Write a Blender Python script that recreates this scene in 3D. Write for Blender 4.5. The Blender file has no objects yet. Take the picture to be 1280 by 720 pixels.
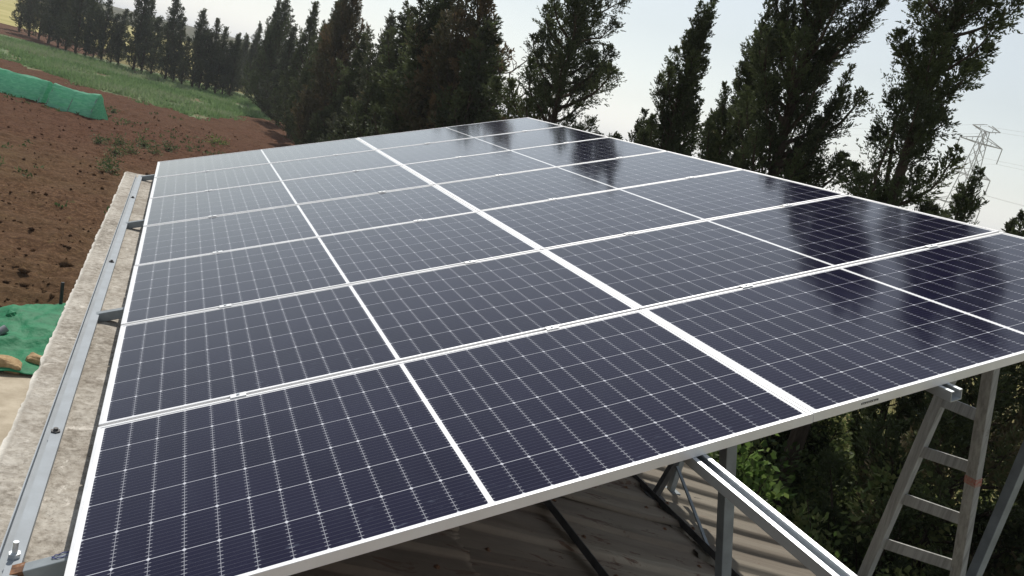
import bpy, bmesh, math, random
import numpy as np
from mathutils import Vector, Matrix

S = bpy.context.scene
COL = S.collection
R = math.radians

# ------------------------------------------------------------------ camera
TILT = R(20.14)
cam_d = bpy.data.cameras.new('camera')
cam = bpy.data.objects.new('camera', cam_d)
COL.objects.link(cam)
CAMPOS = Vector((0.06943, -1.87643, 1.45453))
_fwd = Vector((0.417255, 0.887220, -0.196821))
_dwn = Vector((0.155015, -0.282884, -0.946545))
_rgt = Vector((0.895471, -0.364440, 0.255567))
m = Matrix((( _rgt[0], -_dwn[0], -_fwd[0], CAMPOS[0]),
            ( _rgt[1], -_dwn[1], -_fwd[1], CAMPOS[1]),
            ( _rgt[2], -_dwn[2], -_fwd[2], CAMPOS[2]),
            (0, 0, 0, 1)))
cam.matrix_world = m
cam_d.sensor_width = 36.0
cam_d.lens = 36.0 * 990.69 / 1280.0
cam_d.clip_start = 0.05
cam_d.clip_end = 6000
S.camera = cam

# ------------------------------------------------------------------ light
SUN_DIR = Vector((0.14, 0.70, 1.0)).normalized()        # towards the sun
sun_el = math.asin(SUN_DIR.z)
sun_az = math.atan2(SUN_DIR.x, SUN_DIR.y)               # from +Y towards +X
w = bpy.data.worlds.new('World')
S.world = w
w.use_nodes = True
wn, wl = w.node_tree.nodes, w.node_tree.links
wn.clear()
wo = wn.new('ShaderNodeOutputWorld')
wb = wn.new('ShaderNodeBackground')
sk = wn.new('ShaderNodeTexSky')
sk.sky_type = 'NISHITA'
sk.sun_disc = False
sk.sun_elevation = sun_el
sk.sun_rotation = sun_az
sk.air_density = 1.6
sk.dust_density = 0.15
sk.ozone_density = 1.0
hs = wn.new('ShaderNodeHueSaturation')
hs.inputs['Saturation'].default_value = 0.30
wl.new(sk.outputs[0], hs.inputs['Color'])
tn_ = wn.new('ShaderNodeMix'); tn_.data_type = 'RGBA'; tn_.blend_type = 'MULTIPLY'
tn_.inputs[0].default_value = 1.0; tn_.inputs[7].default_value = (0.97, 1.0, 1.03, 1)
wl.new(hs.outputs[0], tn_.inputs[6])
wl.new(tn_.outputs[2], wb.inputs['Color'])
wb.inputs['Strength'].default_value = 0.105
wl.new(wb.outputs[0], wo.inputs['Surface'])

sd = bpy.data.lights.new('sun', 'SUN')
sd.energy = 4.3
sd.angle = R(0.6)
sd.color = (1.0, 0.95, 0.87)
so = bpy.data.objects.new('sun', sd)
COL.objects.link(so)
so.rotation_euler = (-SUN_DIR).to_track_quat('-Z', 'Y').to_euler()
so.location = SUN_DIR * 60

S.view_settings.view_transform = 'Standard'
S.view_settings.look = 'None'
S.view_settings.gamma = 1.0
S.view_settings.use_curve_mapping = False
S.view_settings.exposure = 0.0

GZ = -4.0       # ground level


# ------------------------------------------------------------------ helpers
def link(o, parent=None):
    COL.objects.link(o)
    if parent is not None:
        o.parent = parent
    return o


def tag(o, label=None, cat=None, group=None, kind=None):
    if label: o['label'] = label
    if cat: o['category'] = cat
    if group: o['group'] = group
    if kind: o['kind'] = kind
    return o


def empty(name, loc=(0, 0, 0), rot=(0, 0, 0)):
    o = bpy.data.objects.new(name, None)
    o.empty_display_size = 0.1
    o.location = loc
    o.rotation_euler = rot
    return link(o)


def mesh_np(name, V, F, mat, parent=None, smooth=False, tint=None, loc=None):
    """V (n,3) array, F (m,k) int array of equal-sized faces or list of lists."""
    me = bpy.data.meshes.new(name)
    if isinstance(F, np.ndarray):
        V = np.asarray(V, dtype=np.float32)
        n, k = F.shape
        me.vertices.add(len(V)); me.vertices.foreach_set('co', V.ravel())
        me.loops.add(n * k); me.loops.foreach_set('vertex_index', F.ravel().astype(np.int32))
        me.polygons.add(n)
        me.polygons.foreach_set('loop_start', np.arange(0, n * k, k, dtype=np.int32))
        me.update(calc_edges=True)
    else:
        me.from_pydata([tuple(map(float, v)) for v in V], [], [list(f) for f in F])
        me.update()
    if smooth:
        me.polygons.foreach_set('use_smooth', [True] * len(me.polygons))
    if tint is not None:
        a = me.attributes.new('tint', 'FLOAT', 'POINT')
        a.data.foreach_set('value', np.asarray(tint, dtype=np.float32))
    me.materials.append(mat)
    me.validate()
    o = bpy.data.objects.new(name, me)
    if loc is not None: o.location = loc
    return link(o, parent)


class MB:
    """collects simple solids into one mesh"""
    def __init__(self):
        self.v = []; self.f = []

    def add(self, vs, fs):
        n = len(self.v)
        self.v += [tuple(v) for v in vs]
        self.f += [[i + n for i in f] for f in fs]
        return self

    def box(self, a, b):
        x0, y0, z0 = a; x1, y1, z1 = b
        return self.add([(x0, y0, z0), (x1, y0, z0), (x1, y1, z0), (x0, y1, z0),
                         (x0, y0, z1), (x1, y0, z1), (x1, y1, z1), (x0, y1, z1)],
                        [(3, 2, 1, 0), (4, 5, 6, 7), (0, 1, 5, 4), (1, 2, 6, 5), (2, 3, 7, 6), (3, 0, 4, 7)])

    def prism(self, prof, p0, p1, up=(0, 0, 1), caps=True):
        """sweep a closed 2-D profile (side, up) straight from p0 to p1"""
        p0, p1 = Vector(p0), Vector(p1)
        d = (p1 - p0).normalized()
        s = d.cross(Vector(up)).normalized()
        u = s.cross(d).normalized()
        k = len(prof)
        vs = [p0 + s * a + u * b for a, b in prof] + [p1 + s * a + u * b for a, b in prof]
        fs = [(i, (i + 1) % k, (i + 1) % k + k, i + k) for i in range(k)]
        if caps:
            fs += [tuple(range(k - 1, -1, -1)), tuple(range(k, 2 * k))]
        return self.add(vs, fs)

    def bar(self, p0, p1, w, h, up=(0, 0, 1)):
        return self.prism([(-w / 2, -h / 2), (w / 2, -h / 2), (w / 2, h / 2), (-w / 2, h / 2)], p0, p1, up)

    def tube(self, pts, rad, k=8, closed_end=True):
        pts = [Vector(p) for p in pts]
        if not hasattr(rad, '__len__'): rad = [rad] * len(pts)
        n0 = len(self.v)
        ref = Vector((0.31, 0.87, 0.22)).normalized()
        for i, p in enumerate(pts):
            d = (pts[min(i + 1, len(pts) - 1)] - pts[max(i - 1, 0)]).normalized()
            s = d.cross(ref)
            if s.length < 1e-3: s = d.cross(Vector((1, 0, 0)))
            s.normalize(); u = s.cross(d)
            for j in range(k):
                a = 2 * math.pi * j / k
                self.v.append(tuple(p + (s * math.cos(a) + u * math.sin(a)) * rad[i]))
        for i in range(len(pts) - 1):
            for j in range(k):
                a = n0 + i * k + j; b = n0 + i * k + (j + 1) % k
                self.f.append([a, b, b + k, a + k])
        if closed_end:
            self.f.append([n0 + j for j in range(k)][::-1])
            e = n0 + (len(pts) - 1) * k
            self.f.append([e + j for j in range(k)])
        return self

    def build(self, name, mat, parent=None, bevel=0, smooth=False, loc=None):
        o = mesh_np(name, self.v, self.f, mat, parent, smooth, loc=loc)
        bm = bmesh.new(); bm.from_mesh(o.data)
        bmesh.ops.recalc_face_normals(bm, faces=bm.faces)
        bm.to_mesh(o.data); bm.free()
        if bevel:
            b = o.modifiers.new('bevel', 'BEVEL'); b.width = bevel; b.segments = 2
            b.limit_method = 'ANGLE'; b.angle_limit = R(40)
        return o


def copy_tree(o, parent=None):
    c = o.copy()
    COL.objects.link(c)
    if parent is not None: c.parent = parent
    for ch in list(o.children):
        copy_tree(ch, c)
    return c


def PT(u, v, w=0.0):
    """panel-plane coordinates -> world"""
    c, s = math.cos(TILT), math.sin(TILT)
    return Vector((u * c - w * s, v, u * s + w * c))


ORD = ['first', 'second', 'third', 'fourth', 'fifth', 'sixth', 'seventh', 'eighth', 'ninth', 'tenth', 'eleventh',
       'twelfth', 'thirteenth', 'fourteenth', 'fifteenth', 'sixteenth', 'seventeenth', 'eighteenth', 'nineteenth',
       'twentieth', 'twenty-first', 'twenty-second', 'twenty-third', 'twenty-fourth']


# ------------------------------------------------------------------ materials
class NT:
    """thin wrapper to write node graphs as expressions"""
    def __init__(self, name):
        self.m = bpy.data.materials.new(name)
        self.m.use_nodes = True
        self.t = self.m.node_tree
        self.b = self.t.nodes['Principled BSDF']
        self.out = self.t.nodes['Material Output']

    def n(self, kind, **kw):
        x = self.t.nodes.new(kind)
        for k, v in kw.items(): setattr(x, k, v)
        return x

    def set(self, sock, val):
        if isinstance(val, bpy.types.NodeSocket): self.t.links.new(val, sock)
        elif isinstance(val, (tuple, list)) and len(val) == 3 and sock.type == 'RGBA': sock.default_value = (*val, 1)
        else: sock.default_value = val

    def M(self, op, a, b=0.0, c=None):
        x = self.n('ShaderNodeMath', operation=op)
        self.set(x.inputs[0], a); self.set(x.inputs[1], b)
        if c is not None: self.set(x.inputs[2], c)
        return x.outputs[0]

    def mix(self, f, a, b, mode='MIX'):
        x = self.n('ShaderNodeMix', data_type='RGBA', blend_type=mode)
        self.set(x.inputs[0], f); self.set(x.inputs[6], a); self.set(x.inputs[7], b)
        return x.outputs[2]

    def coord(self, which='Object'):
        return self.n('ShaderNodeTexCoord').outputs[which]

    def pos(self):
        return self.n('ShaderNodeNewGeometry').outputs['Position']

    def xyz(self, v):
        x = self.n('ShaderNodeSeparateXYZ'); self.set(x.inputs[0], v); return x.outputs

    def mapped(self, v, scale=(1, 1, 1), rot=(0, 0, 0)):
        x = self.n('ShaderNodeMapping'); self.set(x.inputs[0], v)
        x.inputs['Scale'].default_value = scale; x.inputs['Rotation'].default_value = rot
        return x.outputs[0]

    def noise(self, v, scale, detail=4, rough=0.6, out='Fac', dist=0.0):
        x = self.n('ShaderNodeTexNoise'); self.set(x.inputs['Vector'], v)
        x.inputs['Scale'].default_value = scale; x.inputs['Detail'].default_value = detail
        x.inputs['Roughness'].default_value = rough; x.inputs['Distortion'].default_value = dist
        return x.outputs[out]

    def ramp(self, f, stops):
        x = self.n('ShaderNodeValToRGB'); self.set(x.inputs[0], f)
        cr = x.color_ramp
        while len(cr.elements) < len(stops): cr.elements.new(0.5)
        for e, (p, c) in zip(cr.elements, stops):
            e.position = p; e.color = (*c, 1) if len(c) == 3 else c
        return x.outputs[0]

    def sm(self, v, a, b):
        x = self.n('ShaderNodeMapRange', interpolation_type='SMOOTHSTEP')
        self.set(x.inputs[0], v); x.inputs[1].default_value = a; x.inputs[2].default_value = b
        return x.outputs[0]

    def bump(self, h, strength=0.3, dist=0.01):
        x = self.n('ShaderNodeBump'); self.set(x.inputs['Height'], h)
        x.inputs['Strength'].default_value = strength; x.inputs['Distance'].default_value = dist
        self.set(self.b.inputs['Normal'], x.outputs[0])

    def p(self, **kw):
        names = dict(col='Base Color', rough='Roughness', metal='Metallic', spec='Specular IOR Level', ior='IOR')
        for k, v in kw.items(): self.set(self.b.inputs[names[k]], v)
        return self


def g(v): return (v, v, v)


def mat_metal(name, col, rough, metal, var=0.12, nscale=14, streak=(1, 1, 1)):
    t = NT(name)
    c = t.mapped(t.coord(), streak)
    n = t.noise(c, nscale, 5)
    d = tuple(x * (1 - var * 2) for x in col); b = tuple(min(1, x * (1 + var)) for x in col)
    t.p(col=t.ramp(n, [(0.3, d), (0.7, b)]), metal=metal,
        rough=t.M('ADD', t.M('MULTIPLY', n, 0.25), rough - 0.1))
    t.bump(t.noise(c, nscale * 5, 3), 0.05, 0.002)
    return t.m


M = {}
M['alu'] = mat_metal('anodised_aluminium', (0.80, 0.80, 0.81), 0.42, 0.35, 0.04, 6)
M['galv'] = mat_metal('galvanised_channel', (0.60, 0.63, 0.66), 0.38, 0.65, 0.05, 3)
M['steel'] = mat_metal('grey_primed_steel', (0.26, 0.29, 0.31), 0.5, 0.25, 0.14, 9)
M['rail'] = mat_metal('grey_angle_iron', (0.27, 0.30, 0.33), 0.6, 0.0, 0.10, 7)
M['dark_steel'] = mat_metal('dark_weathered_steel', (0.10, 0.095, 0.095), 0.6, 0.2, 0.25, 11)
M['black'] = mat_metal('black_plastic', (0.02, 0.02, 0.025), 0.5, 0.0, 0.1, 9)
M['pipe'] = mat_metal('grey_plastic_pipe', (0.25, 0.26, 0.28), 0.5, 0.0, 0.1, 9)
M['pylon'] = mat_metal('hazed_pylon_steel', (0.42, 0.40, 0.37), 0.6, 0.2, 0.1, 0.5)  # pale tan-grey: distance haze is put into the steel colour
M['wire'] = mat_metal('blue_sheathed_wire', (0.10, 0.11, 0.30), 0.4, 0.0, 0.1, 9)

# rusty patch on the corner of the base bracket
t = NT('rusty_steel')
n = t.noise(t.coord(), 30, 5)
t.p(col=t.ramp(n, [(0.35, (0.07, 0.035, 0.02)), (0.55, (0.22, 0.10, 0.045)), (0.7, (0.30, 0.26, 0.22))]), rough=0.8)
t.bump(n, 0.4, 0.004); M['rust'] = t.m

# solar cells under glass (object coordinates in metres on the panel)
PL, PH = 2.294, 1.136        # panel length, height
t = NT('solar_cells')
x, y, z = t.xyz(t.coord())
xm = t.M('ABSOLUTE', t.M('SUBTRACT', x, PL / 2))
a = t.M('SUBTRACT', xm, 0.0085)
pu = (PL / 2 - 0.0085 - 0.025) / 12
fu = t.M('FRACT', t.M('DIVIDE', a, pu))
du = t.M('MULTIPLY', t.M('MINIMUM', fu, t.M('SUBTRACT', 1.0, fu)), pu)
yb = t.M('SUBTRACT', y, 0.018)
pv = (PH - 0.036) / 6
yq = t.M('DIVIDE', yb, pv)
fv = t.M('FRACT', yq)
dv = t.M('MULTIPLY', t.M('MINIMUM', fv, t.M('SUBTRACT', 1.0, fv)), pv)
mask_v = t.M('SUBTRACT', 1.0, t.sm(dv, 0.0006, 0.0016))
mask_u = t.M('SUBTRACT', 1.0, t.sm(du, 0.0005, 0.0014))
dia = t.M('SUBTRACT', 1.0, t.sm(t.M('ADD', du, dv), 0.0062, 0.0085))
out_u = t.M('MAXIMUM', t.M('LESS_THAN', a, 0.0), t.M('GREATER_THAN', a, pu * 12))
out_v = t.M('MAXIMUM', t.M('LESS_THAN', yb, 0.0), t.M('GREATER_THAN', yb, pv * 6))
fb = t.M('FRACT', t.M('ADD', t.M('MULTIPLY', yq, 10.0), 0.5))
db = t.M('MULTIPLY', t.M('ABSOLUTE', t.M('SUBTRACT', fb, 0.5)), pv / 10)
bus = t.M('SUBTRACT', 1.0, t.sm(db, 0.0004, 0.0011))
tick = t.M('MULTIPLY', t.M('SUBTRACT', 1.0, t.sm(db, 0.0008, 0.0018)), t.M('SUBTRACT', 1.0, t.sm(du, 0.005, 0.010)))
edge = t.M('MAXIMUM', out_u, t.M('MAXIMUM', out_v, t.M('MAXIMUM', mask_v, t.M('MAXIMUM', t.M('MULTIPLY', mask_u, 0.45), dia))))
edge = t.M('MAXIMUM', edge, t.M('MULTIPLY', tick, 0.55))
oi = t.n('ShaderNodeObjectInfo')
rnd = oi.outputs['Random']
cellv = t.noise(t.mapped(t.coord(), (2.2, 2.2, 1)), 1.0, 2)
cell = t.mix(cellv, (0.0042, 0.0038, 0.015), (0.0078, 0.0070, 0.026))
cell = t.mix(t.M('MULTIPLY', rnd, 0.35), cell, (0.003, 0.0028, 0.010))
wn_ = t.n('ShaderNodeTexWhiteNoise', noise_dimensions='3D')
cv_ = t.n('ShaderNodeCombineXYZ')
t.set(cv_.inputs[0], t.M('ADD', t.M('FLOOR', t.M('DIVIDE', a, pu)), t.M('MULTIPLY', t.M('GREATER_THAN', x, PL / 2), 20.0)))
t.set(cv_.inputs[1], t.M('FLOOR', yq)); t.set(cv_.inputs[2], t.M('MULTIPLY', rnd, 50.0))
t.set(wn_.inputs['Vector'], cv_.outputs[0])
cell = t.mix(t.M('MULTIPLY', wn_.outputs['Value'], 0.45), cell, (0.011, 0.010, 0.030))
cell = t.mix(t.M('MULTIPLY', bus, 0.075), cell, (0.55, 0.55, 0.62))
col = t.mix(edge, cell, (0.52, 0.53, 0.58))
col = t.mix(t.M('MAXIMUM', out_u, out_v), col, (0.84, 0.84, 0.85))
dust = t.noise(t.mapped(t.coord(), (3.0, 1.2, 1)), 2.4, 6, 0.65)
smear = t.M('MULTIPLY', t.sm(t.noise(t.mapped(t.coord(), (9, 26, 1)), 1.6, 5, 0.6), 0.60, 0.78),
            t.M('SUBTRACT', 1.0, t.sm(y, 0.03, 0.22)))
dfac = t.M('ADD', t.M('MULTIPLY', t.sm(dust, 0.42, 0.85), 0.014), t.M('MULTIPLY', smear, 0.22))
col = t.mix(dfac, col, (0.34, 0.40, 0.50))
t.p(col=col, rough=t.M('ADD', 0.055, t.M('MULTIPLY', dust, 0.07)), ior=1.18)
t.b.inputs['Specular Tint'].default_value = (0.84, 0.80, 1.0, 1)
t.b.inputs['Coat Weight'].default_value = 1.0; t.b.inputs['Coat IOR'].default_value = 1.14; t.b.inputs['Coat Roughness'].default_value = 0.085
t.bump(t.noise(t.coord(), 5.0, 2), 0.02, 0.004)
M['cells'] = t.m

# backsheet
t = NT('white_backsheet'); t.p(col=g(0.7), rough=0.6); M['back'] = t.m

# old concrete
t = NT('old_concrete')
c = t.coord()
n1 = t.noise(c, 2.2, 6, 0.65); n2 = t.noise(c, 28, 5, 0.7); n3 = t.noise(c, 95, 3, 0.6)
base = t.ramp(t.M('ADD', t.M('MULTIPLY', n1, 0.45), t.M('MULTIPLY', n2, 0.55)),
              [(0.38, (0.18, 0.158, 0.13)), (0.48, (0.34, 0.31, 0.268)), (0.60, (0.48, 0.45, 0.40))])
base = t.mix(t.M('MULTIPLY', t.sm(t.noise(c, 9, 6, 0.75, dist=0.6), 0.56, 0.68), 0.8), base, (0.66, 0.62, 0.56))
base = t.mix(t.M('MULTIPLY', t.sm(n3, 0.60, 0.72), 0.6), base, (0.12, 0.095, 0.075))
xx = t.xyz(t.pos())[0]
base = t.mix(t.M('MULTIPLY', t.sm(t.noise(c, 1.1, 7, 0.7, dist=1.0), 0.50, 0.66), 0.45), base, (0.17, 0.14, 0.11))
ck = t.noise(c, 3.2, 8, 0.75, dist=1.5)
base = t.mix(t.M('MULTIPLY', t.M('SUBTRACT', 1.0, t.sm(t.M('ABSOLUTE', t.M('SUBTRACT', ck, 0.5)), 0.0, 0.006)), 0.7), base, (0.09, 0.075, 0.06))
ed = t.M('MULTIPLY', t.M('SUBTRACT', 1.0, t.sm(t.M('ADD', xx, t.M('MULTIPLY', n2, 0.05)), -0.293, -0.262)), 0.85)
base = t.mix(ed, base, (0.70, 0.67, 0.61))
t.p(col=base, rough=0.92, spec=0.2)
t.bump(t.M('ADD', t.M('MULTIPLY', n2, 0.7), t.M('MULTIPLY', n3, 0.5)), 0.7, 0.008)
M['concrete'] = t.m

t = NT('tan_cement')
n = t.noise(t.coord(), 3, 6, 0.65)
t.p(col=t.ramp(n, [(0.35, (0.30, 0.25, 0.18)), (0.65, (0.44, 0.38, 0.29))]), rough=0.9)
t.bump(t.noise(t.coord(), 30, 4), 0.3, 0.01); M['cement'] = t.m

t = NT('rendered_wall')
n = t.noise(t.coord(), 1.5, 6, 0.65)
t.p(col=t.ramp(n, [(0.35, (0.30, 0.27, 0.23)), (0.65, (0.45, 0.42, 0.37))]), rough=0.9)
t.bump(t.noise(t.coord(), 25, 4), 0.4, 0.01); M['render'] = t.m


def mat_roof(name, a, b, rust):
    t = NT(name)
    p = t.pos(); c = t.mapped(p, (0.5, 3.0, 1))
    n = t.noise(c, 2.0, 6, 0.65); n2 = t.noise(t.mapped(p, (1.0, 2.6, 1)), 3.1, 7, 0.7, dist=0.5)
    col = t.ramp(n, [(0.32, a), (0.68, b)])
    rs = t.sm(n2, rust, rust + 0.06)
    col = t.mix(t.M('MULTIPLY', rs, 0.85), col, t.ramp(t.noise(p, 40, 4), [(0.3, (0.055, 0.022, 0.014)), (0.7, (0.19, 0.075, 0.04))]))
    bn = t.n('ShaderNodeTexWhiteNoise', noise_dimensions='1D')
    yv_ = t.xyz(p)[1]
    t.set(bn.inputs['W'], t.M('FLOOR', t.M('DIVIDE', yv_, 0.31)))
    col = t.mix(t.M('MULTIPLY', bn.outputs['Value'], 0.45), col, (0.075, 0.055, 0.042))
    if 'flat' in name:
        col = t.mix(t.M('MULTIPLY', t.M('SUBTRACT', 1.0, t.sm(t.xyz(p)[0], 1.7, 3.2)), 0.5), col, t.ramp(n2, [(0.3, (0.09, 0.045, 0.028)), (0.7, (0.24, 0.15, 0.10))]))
    hole = t.sm(t.noise(t.mapped(p, (1.3, 5.0, 1)), 2.0, 6, 0.7), 0.665, 0.69)
    col = t.mix(hole, col, (0.018, 0.014, 0.012))
    t.p(col=col, rough=0.75, metal=0.05, spec=0.3)
    t.bump(n2, 0.35, 0.01)
    return t.m


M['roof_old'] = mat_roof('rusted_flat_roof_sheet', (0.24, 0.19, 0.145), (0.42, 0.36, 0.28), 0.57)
M['roof_new'] = mat_roof('grey_corrugated_roof_sheet', (0.19, 0.165, 0.13), (0.26, 0.235, 0.19), 0.64)

# ploughed red soil
t = NT('ploughed_red_soil')
p = t.pos()
n = t.noise(p, 1.6, 8, 0.7); n2 = t.noise(p, 0.13, 4, 0.6); n3 = t.noise(p, 9.0, 7, 0.78)
col = t.ramp(n3, [(0.30, (0.036, 0.018, 0.010)), (0.50, (0.105, 0.056, 0.030)), (0.68, (0.215, 0.128, 0.072))])
col = t.mix(t.M('MULTIPLY', t.sm(n2, 0.40, 0.66), 0.6), col, t.ramp(n, [(0.3, (0.065, 0.040, 0.020)), (0.7, (0.17, 0.115, 0.06))]))
col = t.mix(t.M('MULTIPLY', t.sm(t.noise(p, 2.7, 6, 0.7), 0.60, 0.72), 0.55), col, (0.17, 0.125, 0.055))
yy = t.xyz(p)[1]
far = t.sm(yy, 24.0, 42.0)
col = t.mix(t.M('MULTIPLY', far, 0.65), col, t.ramp(n3, [(0.3, (0.036, 0.015, 0.009)), (0.7, (0.130, 0.056, 0.034))]))
t.p(col=col, rough=1.0, spec=0.1)
t.bump(t.M('ADD', n, t.M('MULTIPLY', n3, 0.6)), 1.0, 0.12)
M['soil'] = t.m

t = NT('dry_grass_ground')
p = t.pos()
n = t.noise(p, 0.05, 5, 0.6); n2 = t.noise(p, 2.5, 6, 0.7)
col = t.ramp(n2, [(0.3, (0.09, 0.08, 0.035)), (0.55, (0.19, 0.165, 0.075)), (0.75, (0.28, 0.25, 0.12))])
col = t.mix(t.M('MULTIPLY', t.sm(n, 0.42, 0.62), 0.5), col, (0.12, 0.13, 0.04))
t.p(col=col, rough=1.0, spec=0.05); t.bump(n2, 0.6, 0.1); M['dry'] = t.m

t = NT('ripe_wheat')
p = t.pos()
n = t.noise(t.mapped(p, (0.02, 0.09, 1)), 1.0, 5, 0.6); n2 = t.noise(p, 0.9, 6, 0.7)
col = t.ramp(n, [(0.35, (0.30, 0.27, 0.10)), (0.65, (0.45, 0.39, 0.18))])
col = t.mix(t.M('MULTIPLY', n2, 0.3), col, (0.20, 0.20, 0.07))
t.p(col=col, rough=1.0, spec=0.05); M['wheat'] = t.m

t = NT('grassy_ground')
p = t.pos()
n = t.noise(p, 0.6, 6, 0.7)
t.p(col=t.ramp(n, [(0.35, (0.115, 0.15, 0.085)), (0.50, (0.15, 0.19, 0.105)), (0.62, (0.15, 0.085, 0.055))]), rough=1.0, spec=0.05)
M['grassland'] = t.m

t = NT('far_hill')
n = t.noise(t.pos(), 0.03, 6, 0.7)
t.p(col=t.ramp(n, [(0.35, (0.07, 0.075, 0.055)), (0.65, (0.15, 0.14, 0.10))]), rough=1.0, spec=0.0); M['hill'] = t.m


def mat_leaf(name, stops, trans=0.25, rough=0.65):
    t = NT(name)
    a = t.n('ShaderNodeAttribute', attribute_name='tint').outputs['Fac']
    oi = t.n('ShaderNodeObjectInfo').outputs['Random']
    f = t.M('ADD', a, t.M('MULTIPLY', t.M('SUBTRACT', oi, 0.5), 0.12))
    c = t.ramp(f, stops)
    t.p(col=c, rough=rough, spec=0.25)
    tr = t.n('ShaderNodeBsdfTranslucent'); t.set(tr.inputs['Color'], c)
    mx = t.n('ShaderNodeMixShader'); mx.inputs[0].default_value = trans
    t.t.links.new(t.b.outputs[0], mx.inputs[1]); t.t.links.new(tr.outputs[0], mx.inputs[2])
    t.t.links.new(mx.outputs[0], t.out.inputs['Surface'])
    return t.m


M['cypress'] = mat_leaf('cypress_foliage', [(0.0, (0.036, 0.043, 0.022)), (0.45, (0.068, 0.086, 0.038)), (0.8, (0.105, 0.13, 0.052)), (1.0, (0.15, 0.12, 0.065))], 0.33)
M['cypress_far'] = mat_leaf('far_cypress_foliage', [(0.0, (0.045, 0.055, 0.033)), (0.5, (0.075, 0.090, 0.050)), (1.0, (0.115, 0.115, 0.065))], 0.33)
M['brown_leaf'] = mat_leaf('browning_foliage', [(0.0, (0.045, 0.043, 0.024)), (0.5, (0.085, 0.078, 0.040)), (1.0, (0.15, 0.105, 0.055))], 0.33)
M['shrub'] = mat_leaf('broadleaf_foliage', [(0.0, (0.045, 0.080, 0.020)), (0.5, (0.12, 0.20, 0.050)), (1.0, (0.26, 0.34, 0.10))], 0.4, 0.5)
M['olive'] = mat_leaf('olive_shrub_foliage', [(0.0, (0.045, 0.066, 0.022)), (0.5, (0.13, 0.175, 0.060)), (1.0, (0.30, 0.30, 0.12))], 0.45, 0.6)
M['weed'] = mat_leaf('weed_leaf', [(0.0, (0.050, 0.080, 0.030)), (0.5, (0.085, 0.135, 0.050)), (1.0, (0.16, 0.19, 0.085))], 0.3, 0.7)
M['grass'] = mat_leaf('pale_green_grass', [(0.0, (0.12, 0.20, 0.080)), (0.5, (0.20, 0.30, 0.125)), (1.0, (0.30, 0.33, 0.21))], 0.3, 0.8)
M['dryleaf'] = mat_leaf('dry_grass_blade', [(0.0, (0.16, 0.13, 0.06)), (0.5, (0.30, 0.25, 0.12)), (1.0, (0.42, 0.37, 0.2))], 0.3, 0.8)

t = NT('cypress_bark')
n = t.noise(t.mapped(t.coord(), (6, 6, 1)), 3, 6, 0.7)
t.p(col=t.ramp(n, [(0.3, (0.035, 0.026, 0.02)), (0.7, (0.11, 0.085, 0.065))]), rough=0.95, spec=0.1)
t.bump(n, 0.8, 0.03); M['bark'] = t.m

t = NT('weathered_wood')
c = t.coord()
n = t.noise(t.mapped(c, (30, 30, 1.5)), 1.0, 6, 0.65); n2 = t.noise(c, 5, 5, 0.7)
col = t.ramp(n, [(0.3, (0.22, 0.217, 0.205)), (0.7, (0.43, 0.43, 0.41))])
col = t.mix(t.M('MULTIPLY', t.sm(n2, 0.60, 0.68), 0.6), col, (0.10, 0.085, 0.07))
t.p(col=col, rough=0.85, spec=0.2); t.bump(n, 0.5, 0.004); M['wood'] = t.m
t = NT('faded_red_paint')
n = t.noise(t.coord(), 40, 5)
t.p(col=t.ramp(n, [(0.4, (0.36, 0.11, 0.08)), (0.65, (0.33, 0.25, 0.21))]), rough=0.8); M['red'] = t.m


def mat_net(name, c0, c1, trans):
    t = NT(name)
    p = t.coord()
    n = t.noise(t.mapped(p, (0.5, 2.5, 5.0)), 2.5, 6, 0.7)
    c = t.ramp(n, [(0.3, c0), (0.7, c1)])
    t.p(col=c, rough=0.6, spec=0.3)
    tr = t.n('ShaderNodeBsdfTranslucent'); t.set(tr.inputs['Color'], c)
    mx = t.n('ShaderNodeMixShader'); mx.inputs[0].default_value = trans
    t.t.links.new(t.b.outputs[0], mx.inputs[1]); t.t.links.new(tr.outputs[0], mx.inputs[2])
    t.t.links.new(mx.outputs[0], t.out.inputs['Surface'])
    t.bump(t.noise(p, 9, 5), 0.5, 0.05)
    return t.m


M['net_far'] = mat_net('faded_green_net', (0.15, 0.48, 0.32), (0.36, 0.72, 0.53), 0.55)
M['net'] = mat_net('bright_green_net', (0.012, 0.15, 0.064), (0.034, 0.28, 0.128), 0.25)
t = NT('sandstone')
n = t.noise(t.coord(), 12, 6, 0.7)
t.p(col=t.ramp(n, [(0.3, (0.24, 0.15, 0.07)), (0.7, (0.46, 0.33, 0.18))]), rough=0.95); t.bump(n, 0.6, 0.02); M['stone'] = t.m

# ------------------------------------------------------------------ ground
rng = np.random.default_rng(7)


def vnoise(x, y, seed=0):
    """cheap value noise"""
    xi = np.floor(x).astype(np.int64); yi = np.floor(y).astype(np.int64)
    fx = x - xi; fy = y - yi
    fx = fx * fx * (3 - 2 * fx); fy = fy * fy * (3 - 2 * fy)

    def h(a, b):
        k = (a * 374761393 + b * 668265263 + seed * 1442695041) & 0xffffffff
        k = ((k ^ (k >> 13)) * 1274126177) & 0xffffffff
        return ((k ^ (k >> 16)) & 0xffff) / 65535.0
    return (h(xi, yi) * (1 - fx) + h(xi + 1, yi) * fx) * (1 - fy) + (h(xi, yi + 1) * (1 - fx) + h(xi + 1, yi + 1) * fx) * fy


def grid(xs, ys, zf):
    X, Y = np.meshgrid(xs, ys)
    Z = zf(X, Y)
    V = np.stack([X.ravel(), Y.ravel(), Z.ravel()], 1)
    nx, ny = len(xs), len(ys)
    i = np.arange(nx * ny).reshape(ny, nx)
    F = np.stack([i[:-1, :-1].ravel(), i[:-1, 1:].ravel(), i[1:, 1:].ravel(), i[1:, :-1].ravel()], 1)
    return V, F


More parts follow.
